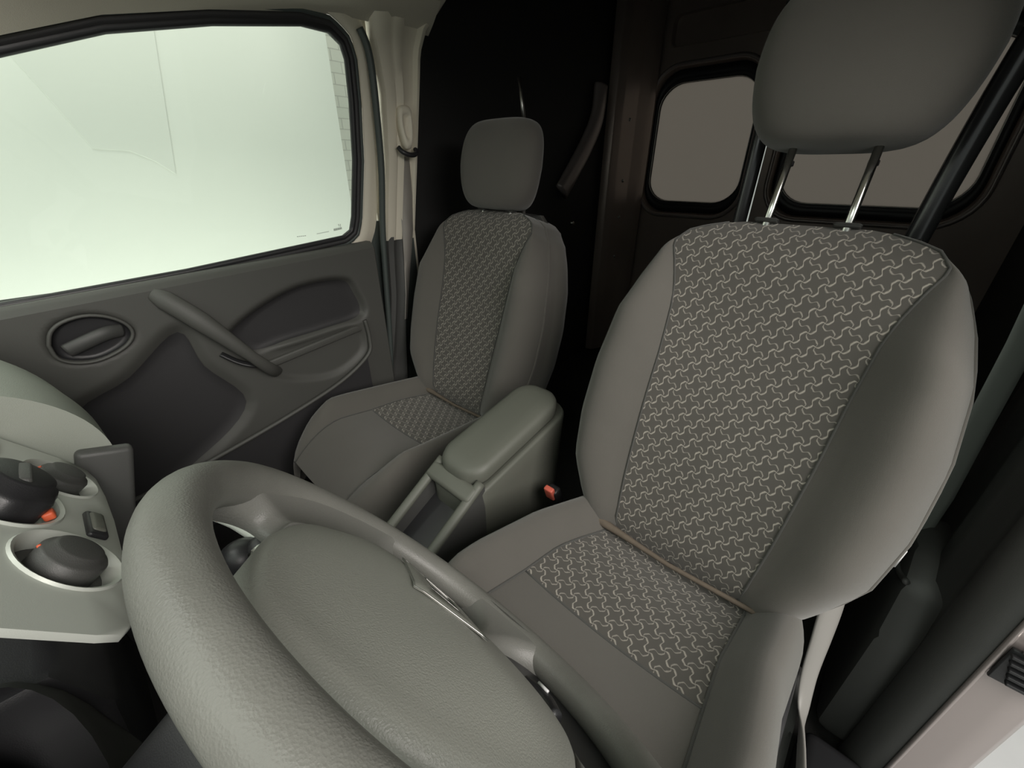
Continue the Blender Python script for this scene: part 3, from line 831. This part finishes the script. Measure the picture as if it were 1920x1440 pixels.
# ------------------------------------------------------------------ body: aperture seal, B pillar, roof, cargo
def tr(o, label=None): return struct(o, label)
bm = bmesh.new()
sp_ = catmull([(-.150, -.606, 1.262), (-.164, -.608, 1.235), (-.172, -.612, 1.19), (-.178, -.625, 1.10), (-.182, -.645, .97), (-.172, -.668, .80), (-.160, -.675, .62), (-.150, -.675, .50), (-.13, -.672, .36), (-.08, -.668, .22), (.0, -.66, .12)], 8)
tube(bm, sp_, .009, 10)
tag(mesh_obj('door_aperture_seal', bm, M['seal']), 'grey-green rubber seal running around the passenger door opening', 'rubber seal')
# B pillar upper trim right
def pillar(name, zs, xa, xb, mat, y0, prof):
    bm = bmesh.new(); cols = []
    def f(u, v):
        k, yy = prof[int(u)]
        z = v; x = xa(z)+(xb(z)-xa(z))*k
        return Vector((x, y0(z)+yy, z))
    grid(bm, f, list(range(len(prof))), zs)
    return mesh_obj(name, bm, mat, sharp=50)
profR = [(0, -.02), (0, 0), (.05, .012), (.25, .016), (.33, .010), (.38, .012), (.52, .013), (.60, .002), (.84, .002), (.9, .014), (.97, .012), (1.0, .004), (1.02, -.03)]
yR = lambda z: -.69+max(0, z-.76)*.15
xa = lambda z: interp([(.78, -.185), (.99, -.205), (1.15, -.205), (1.25, -.185), (1.32, -.18), (1.42, -.18)], z)
xb = lambda z: interp([(.78, -.292), (1.0, -.308), (1.24, -.325), (1.29, -.345), (1.35, -.40), (1.42, -.46)], z)
tr(pillar('trim_1', lin(.775, 1.42, 30), xa, xb, M['pillar'], yR, profR), 'beige pillar trim behind the passenger window')
xa2 = lambda z: interp([(.1, -.02), (.3, -.09), (.5, -.15), (.6, -.170), (.79, -.185)], z)
xb2 = lambda z: interp([(.1, -.18), (.3, -.21), (.5, -.225), (.60, -.245), (.79, -.270)], z)
profL = [(0, -.03), (0, -.01), (.1, .012), (.3, .016), (.42, .0), (.55, -.002), (.72, .014), (.85, .016), (1.0, .0), (1.02, -.03)]
tr(pillar('trim_2', lin(.10, .785, 20), xa2, xb2, M['plastic'], yR, profL), 'dark lower pillar trim beside passenger seat')
# passenger belt: height adjuster loop, black collar, webbing
pb = empty('passenger_seat_belt', (-.262, -.655, .55), 'grey passenger seat belt hanging from a beige loop on the pillar', 'seat belt')
PB = Vector(pb.location)
bm = bmesh.new()
a0 = Vector((-.258, yR(1.07)+.022, 1.075))-PB
ol = [(p.x, p.z) for p in catmull([(x, 0, z) for x, z in ((-.018, .045), (.012, .045), (.02, .02), (.016, -.02), (.006, -.052), (-.012, -.052), (-.02, -.02), (-.022, .02))], 5, True)]
il = [(p.x, p.z) for p in catmull([(x, 0, z) for x, z in ((-.008, .018), (.008, .018), (.010, .0), (.006, -.018), (-.006, -.018), (-.010, 0))], 1, True)]
def lp(pl, k, y): return [a0+Vector((x*k, y, z*k)) for x, z in pl]
ring_loft(bm, [lp(ol, 1, -.012), lp(ol, 1, .004), lp(ol, .85, .012), lp(ol, .55, .012), lp(ol, .45, .0)], (True, True))
mesh_obj('belt_loop', bm, M['pillar'], pb)
bm = bmesh.new(); tube(bm, catmull([a0+Vector(p) for p in ((.028, .0, -.052), (.022, .012, -.064), (0, .016, -.070), (-.02, .012, -.066), (-.028, .0, -.055))], 5), .0065, 10)
mesh_obj('belt_guide', bm, M['plastic_blk'], pb)
bm = bmesh.new()
bpts = [((-.258, -.652, 1.005), .024), ((-.262, -.662, .90), .024), ((-.262, -.672, .80), .020), ((-.248, -.675, .70), .013), ((-.232, -.675, .60), .006), ((-.215, -.673, .52), .005)]
A = []; B = []
for (p, w) in bpts:
    p = Vector(p)-PB
    A.append((bm.verts.new(p+Vector((w, .004*(w < .02), 0))), bm.verts.new(p+Vector((w, .0025, 0)))))
    B.append((bm.verts.new(p-Vector((w, 0, 0))), bm.verts.new(p-Vector((w, -.0025, 0)))))
for i in range(len(A)-1):
    bm.faces.new((A[i][1], B[i][1], B[i+1][1], A[i+1][1])); bm.faces.new((A[i][0], A[i+1][0], B[i+1][0], B[i][0]))
    bm.faces.new((A[i][0], A[i][1], A[i+1][1], A[i+1][0])); bm.faces.new((B[i][0], B[i+1][0], B[i+1][1], B[i][1]))
mesh_obj('webbing', bm, M['webbing_pale'], pb)

# roof / headliner
bm = bmesh.new()
def roof(u, v):
    y = u; x = v
    e = abs(y)/.62
    z = 1.40-.08*e**3.2
    return Vector((x, y, z))
grid(bm, roof, lin(-.66, .66, 30), lin(-.36, .62, 20)); struct(mesh_obj('ceiling', bm, M['headliner']), 'pale beige headliner above the seats')
# cant rail above the window
bm = bmesh.new()
rail = [(.80, .95), (.70, 1.02), (.62, 1.066), (.467, 1.150), (.324, 1.203), (.155, 1.243), (-.02, 1.274), (-.12, 1.286), (-.36, 1.290)]
def crail(u, v):
    x = u; z0 = interp([(a, b_) for a, b_ in rail[::-1]], x)
    t = v
    return Vector((x, -.617+.004*math.sin(t*PI)+t*.06, z0-.006+t*(1.35-z0)))
grid(bm, crail, lin(-.36, .80, 56), lin(0, 1, 8)); tr(mesh_obj('trim_3', bm, M['headliner']), 'beige roof rail trim above the passenger window')
bm = bmesh.new(); tube(bm, catmull([(.50, -.55, 1.235), (.40, -.53, 1.26), (.25, -.53, 1.275), (.12, -.55, 1.29)], 6), .018, 10, flat=.4)
tag(mesh_obj('grab_handle', bm, M['headliner']), 'beige grab handle on the roof edge above the passenger window', 'grab handle')
# outer shells (opaque to daylight)
def slab(name, c, s, mat, label=None, bev=0):
    bm = bmesh.new(); box(bm, c, s, bev); o = struct(mesh_obj(name, bm, mat, sharp=40)); 
    if label: o['label'] = label
    return o
slab('floor', (-.45, 0, -.03), (2.7, 1.5, .06), M['carpet'], 'dark van floor')
slab('ceiling.001', (-1.11, 0, 1.72), (1.38, 1.5, .04), M['cargo'])
slab('wall_front_header', (-.43, 0, 1.56), (.03, 1.46, .36), M['cargo'])
slab('wall_right', (-1.03, -.745, .80), (1.48, .05, 1.9), M['cargo'], 'black lined cargo side on the passenger side')
slab('wall_left', (-1.05, .80, .80), (1.44, .05, 1.9), M['cargo'])
slab('wall_right_post', (-.255, -.725, .66), (.13, .02, 1.5), M['pillar'])
slab('wall_right_sill', (-.21, -.722, .40), (.20, .02, .86), M['seal'])
slab('ceiling.002', (.11, 0, 1.47), (1.04, 1.4, .03), M['cargo'])
slab('wall_right_upper', (.12, -.64, 1.40), (1.0, .03, .16), M['cargo'])
slab('wall_firewall', (1.22, 0, .45), (.04, 1.5, .95), M['plastic_blk'])
slab('wall_right_door', (.48, -.725, .37), (1.36, .02, .76), M['cargo'])

# ------------------------------------------------------------------ rear doors and cargo corner
XR = -1.72
def rear_door(name, ya, yb, z0, z1, holes, label):
    root = empty(name, (XR, (ya+yb)/2, .05), label, 'van door', 'rear van doors'); O = Vector(root.location)
    bm = bmesh.new()
    outer = [(ya, z0), (yb, z0), (yb, z1), (ya, z1)]
    edges = []
    def lpv(pts):
        vs = [bm.verts.new(Vector((XR, y, z))-O) for y, z in pts]
        return vs, [bm.edges.new((vs[i], vs[(i+1) % len(vs)])) for i in range(len(vs))]
    vo, e = lpv(outer); edges += e
    hv = []
    for hpts in holes:
        v, e = lpv(hpts); edges += e; hv.append(v)
    bmesh.ops.triangle_fill(bm, use_beauty=True, edges=edges)
    for f in list(bm.faces):
        c = f.calc_center_median()+O
        if any(inside(c.y, c.z, h) for h in holes): bm.faces.remove(f)
    for v, hpts in zip(hv, holes):
        cy = sum(p[0] for p in hpts)/len(hpts); cz = sum(p[1] for p in hpts)/len(hpts)
        prev = v
        for k, dx in ((.985, .008), (.955, .008), (.94, -.03)):
            nw = [bm.verts.new(Vector((XR+dx, cy+(y-cy)*k, cz+(z-cz)*k))-O) for y, z in hpts]
            for i in range(len(nw)): bm.faces.new((prev[i], prev[(i+1) % len(nw)], nw[(i+1) % len(nw)], nw[i]))
            prev = nw
    mesh_obj('door_skin', bm, M['brownpaint'], root, sharp=35)
    for hpts in holes[:1]:
        cy = sum(p[0] for p in hpts)/len(hpts); cz = sum(p[1] for p in hpts)/len(hpts)
        def L(ky, kz, dx): return [Vector((XR+dx, cy+(y-cy)*ky, cz+(z-cz)*kz))-O for y, z in hpts]
        bm = bmesh.new(); ring_loft(bm, [L(.95, .95, -.02), L(.94, .93, -.035), L(.89, .84, -.045), L(.87, .79, -.035), L(.86, .78, -.05)]); mesh_obj('window_gasket', bm, M['plastic_blk'], root)
        bm = bmesh.new(); ring_loft(bm, [L(.87, .79, -.048), L(.001, .001, -.048)], (False, True)); mesh_obj('film_window', bm, M['panel'], root)
        bm = bmesh.new(); tube(bm, L(.868, .788, -.034), .0022, 6, closed=True); mesh_obj('glass_edge', bm, M['steel'], root)
        bm = bmesh.new(); tube(bm, L(.985, .985, .006), .009, 8, closed=True); o = mesh_obj('recess_lip', bm, M['jamb'], root); o['label'] = 'shiny rounded metal lip'
    for hpts in holes[1:]:
        bm = bmesh.new(); bm.faces.new([bm.verts.new(Vector((XR-.025, y, z))-O) for y, z in hpts]); mesh_obj('pressed_panel', bm, M['brownpaint'], root)
    return root
def W2(ya, yb, z0, z1, r): return rrect((ya+yb)/2, (z0+z1)/2, yb-ya, z1-z0, r, 8)
rear_door('rear_door', -.72, -.075, .0, 1.70, [W2(-.635, -.12, .755, 1.40, .13), W2(-.58, -.12, 1.46, 1.58, .03)],
          'narrow rear door seen between the seats, rounded window covered by dull brown film')
rear_door('rear_door.001', -.068, .78, .0, 1.70, [W2(-.035, .665, .77, 1.42, .14), W2(.02, .60, 1.47, 1.58, .03)],
          'wide rear door behind the driver headrest, rounded window covered by dull brown film')
# rounded bright lower lips of the recesses
for (nm, pts, lab) in (('door_ledge', [(XR+.02, -.645, 1.0), (XR+.02, -.64, .84), (XR+.02, -.58, .765), (XR+.02, -.42, .745), (XR+.02, -.24, .745), (XR+.02, -.12, .78)], 'a'),):
    pass
# cargo corner pillar
bm = bmesh.new(); prism(bm, [(-1.70, -.71), (-1.70, -.60), (-1.66, -.615), (-1.60, -.64), (-1.50, -.655), (-1.45, -.67), (-1.44, -.71)], 'z', .02, 1.68, .006)
cp = struct(mesh_obj('trim_4', bm, M['brownpaint'], sharp=35), 'brown corner post beside the rear door')
for z in (.55, .75, .92, 1.18):
    bm = bmesh.new(); bmesh.ops.create_uvsphere(bm, u_segments=10, v_segments=6, radius=.008); bmesh.ops.translate(bm, vec=(-1.555, -.648, z), verts=bm.verts)
    mesh_obj('rivet', bm, M['steel'], cp)
bm = bmesh.new(); tube(bm, catmull([(-1.37, -.705, 1.30), (-1.35, -.700, 1.18), (-1.29, -.700, 1.08), (-1.20, -.705, .97), (-1.12, -.71, .88)], 8), [.045]*33, 14, flat=.5, upv=(0, 1, 0))
tag(mesh_obj('wheel_arch_brace', bm, M['jamb']), 'curved brown metal brace shining on the dark cargo side', 'metal brace')
bm = bmesh.new(); bmesh.ops.create_uvsphere(bm, u_segments=10, v_segments=6, radius=.012); bmesh.ops.translate(bm, vec=(-1.23, -.717, .74), verts=bm.verts)
tag(mesh_obj('lashing_hook', bm, M['steel']), 'tiny steel lashing point low on the dark cargo side', 'hook')

# partition tubes behind driver
pf = empty('partition_tube', (-.45, .23, 0), 'dark glossy upright tube behind the driver headrest, left one', 'tube', 'bulkhead tubes')
bm = bmesh.new(); tube(bm, [(0, 0, .1), (0, 0, .7), (0, .003, .95), (0, .005, 1.35)], .0125, 14); mesh_obj('upright', bm, M['darktube'], pf)
pf2 = empty('partition_tube.001', (-.45, .50, 0), 'thick dark upright tube at the right behind the driver seat', 'tube', 'bulkhead tubes')
bm = bmesh.new(); tube(bm, catmull([(0, -.01, .1), (0, -.003, .7), (0, .005, .875), (0, .022, 1.06), (0, .045, 1.22), (0, .06, 1.36)], 5), .0165, 14); mesh_obj('upright', bm, M['darktube'], pf2)
bm = bmesh.new(); tube(bm, [(-.50, -.415, 1.19), (-.50, -.395, 1.08)], .0055, 8)
tube(bm, [(-.50, -.395, 1.08), (-.50, -.385, .002)], .0055, 8)
tag(mesh_obj('steel_rod', bm, M['steel']), 'thin pale steel rod sticking up behind the passenger headrest', 'rod')

# ------------------------------------------------------------------ driver side: B pillar, belt, jamb
bm = bmesh.new()
pr = [(-.47, .745), (-.44, .70), (-.36, .695), (-.335, .70), (-.305, .70), (-.255, .688), (-.215, .69), (-.195, .706), (-.178, .706), (-.150, .70), (-.128, .708), (-.118, .722), (-.112, .738), (-.12, .76), (-.3, .78)]
def pil(u, v):
    i = int(u); x, y = pr[i]; return Vector((x-.02*max(0, v-.1), y-max(0, v-.76)*.15, v))
grid(bm, pil, list(range(len(pr))), lin(-.10, 1.36, 24), closeu=True)
struct(mesh_obj('trim_5', bm, M['plastic']), 'dark pillar trim at the right beside driver seat')
bm = bmesh.new()
tube(bm, [(-.110-.02*max(0, z-.1), .742-max(0, z-.76)*.15, z) for z in lin(-.10, 1.3, 16)], .0035, 8)
tr(mesh_obj('trim_6', bm, M['jamb']), 'thin pale lip along the door opening')
bm = bmesh.new()
jp = [(-.114, .744), (-.116, .775), (-.121, .800), (-.138, .812), (-.45, .835)]
grid(bm, lambda u, v: Vector((jp[int(u)][0]-.02*max(0, v-.1), jp[int(u)][1]-max(0, v-.76)*.15-.05*max(0, .25-v)*0, v)), list(range(len(jp))), lin(-.10, 1.3, 20))
tr(mesh_obj('trim_7', bm, M['jamb']), 'mauve grey painted door jamb at lower right')
# ribbed striker
stt = empty('door_check_strap', (-.116, .765, .42), 'black ribbed door bracket on the painted jamb at far right', 'bracket')
bm = bmesh.new()
for i in range(5): box(bm, (.006, .012+.003*i, .022-.011*i), (.012, .06, .0045), .0015)
box(bm, (.002, .014, .0), (.006, .066, .06), .002)
mesh_obj('ribbed_block', bm, M['plastic_blk'], stt)
bm = bmesh.new(); box(bm, (.007, -.004, .036), (.012, .018, .010), .003); mesh_obj('striker_pin', bm, M['chrome'], stt)

# driver's belt
db = empty('driver_seat_belt', (-.30, .66, .40), 'dark grey seat belt webbing crossing the right edge beside the driver seat', 'seat belt')
DB = Vector(db.location)
bm = bmesh.new()
cl = [(-.40, .63, 1.22), (-.37, .642, .95), (-.345, .655, .757), (-.33, .66, .62), (-.315, .665, .50), (-.305, .663, .42), (-.295, .66, .34)]
ra = None; rows_ = []
for i, p in enumerate(cl):
    p = Vector(p)-DB; t = (Vector(cl[min(i+1, len(cl)-1)])-Vector(cl[max(i-1, 0)])).normalized(); s_ = Vector((-.676, .737, 0)); s_ = (s_-t*s_.dot(t)).normalized()
    nrm = t.cross(s_).normalized()
    rows_.append([bm.verts.new(p+s_*w+nrm*d) for w, d in ((-.023, 0), (-.021, .0018), (-.012, .0012), (0, .0018), (.012, .0012), (.021, .0018), (.023, 0), (.021, -.0018), (.012, -.0012), (0, -.0018), (-.012, -.0012), (-.021, -.0018))])
for A, B in zip(rows_, rows_[1:]):
    for k in range(12): bm.faces.new((A[k], A[(k+1) % 12], B[(k+1) % 12], B[k]))
mesh_obj('webbing', bm, M['webbing'], db, sharp=60)
bm = bmesh.new(); box(bm, Vector((-.305, .645, .37))-DB, (.012, .012, .045), .003, Matrix.Rotation(.5, 3, 'Y')); o = mesh_obj('latch_tongue', bm, M['plastic_blk'], db)
bm = bmesh.new(); tube(bm, [Vector((-0.113, .62, 0.490))-DB, Vector((-0.106, .62, 0.526))-DB], .0022, 8); mesh_obj('tongue_glint', bm, M['glint_paint'], o)  # glint on the belt tongue, painted as a pale line
bm = bmesh.new(); tube(bm, catmull([Vector(p)-DB for p in ((-.255, .650, .392), (-.225, .655, .395), (-.20, .66, .405))], 4), .005, 8); mesh_obj('belt_anchor', bm, M['plastic'], db)
# lower left inner cover
bm = bmesh.new(); prism(bm, [(-.40, .02), (-.16, .02), (-.17, .30), (-.20, .40), (-.26, .44), (-.36, .44), (-.40, .38)], 'y', .655, .72, .02)
tr(mesh_obj('trim_8', bm, M['plastic'], sharp=40), 'dark belt reel cover at the foot of the pillar')
bm = bmesh.new(); box(bm, (.4, .70, .02), (1.05, .12, .09), .02)
tr(mesh_obj('trim_9', bm, M['plastic_blk'], sharp=40), 'dark door sill')

# ------------------------------------------------------------------ outside
bm = bmesh.new(); box(bm, (0, 0, -.42), (14, 14, .04)); struct(mesh_obj('floor_outside', bm, M['ground'], smooth=False), 'pale ground outside')
bm = bmesh.new(); box(bm, (0, -2.35, 1.2), (7, .1, 3.4)); struct(mesh_obj('wall_outside', bm, M['brick'], smooth=False), 'white painted brick wall outside')
bm = bmesh.new()
prism(bm, [(-.60, -.38), (2.6, -.38), (2.6, 2.6), (-.66, 2.6)], 'y', -1.75, -1.70)
wb = tag(mesh_obj('white_board', bm, M['white'], smooth=False), 'smooth white board standing outside the passenger window', 'board')
bm = bmesh.new()
prism(bm, [(-.05, 1.75), (.008, 1.398), (.087, .954), (.14, 1.0), (.2, 1.03), (.30, 1.035), (.366, 1.2), (.46, 1.42), (.52, 1.75)], 'y', -1.700, -1.697)
mesh_obj('greyer_patch', bm, plain('greyer_white', (.765, .785, .745), .8), wb, smooth=False)  # flat outline slightly greyer than the board

# ------------------------------------------------------------------ light
w = bpy.data.worlds.new('world'); S.world = w; w.use_nodes = True
bg = w.node_tree.nodes['Background']; bg.inputs[0].default_value = (.93, 1.0, .92, 1); bg.inputs[1].default_value = .42
def area(name, loc, target, size, sy, power, col):
    l = bpy.data.lights.new(name, 'AREA'); l.shape = 'RECTANGLE'; l.size = size; l.size_y = sy; l.energy = power; l.color = col
    o = bpy.data.objects.new(name, l); COL.objects.link(o); o.location = loc
    o.rotation_euler = (Vector(target)-Vector(loc)).to_track_quat('-Z', 'Y').to_euler()
    return o
area('daylight_through_windscreen', (1.75, .2, 2.4), (.35, .05, .7), 2.0, 1.8, 22, (.92, 1.0, .88))
area('daylight_through_driver_door', (.65, 2.2, 1.95), (.15, 0, .6), 1.3, 1.4, 66, (1.0, .94, .89))
area('added_ground_bounce', (.3, -1.1, -.28), (.3, -1.75, .9), 3.2, .4, 31, (.97, 1.0, .93))  # added lamp hidden below the window, in place of daylight off the ground
area('added_wall_light', (.6, -1.0, 3.4), (.3, -1.75, .6), 3.0, .5, 48, (.97, 1.0, .93))  # unseen lamp added to brighten the outside wall
S.view_settings.view_transform = 'Standard'; S.view_settings.look = 'None'; S.view_settings.gamma = 1
S.view_settings.use_curve_mapping = False; S.view_settings.exposure = -0.14
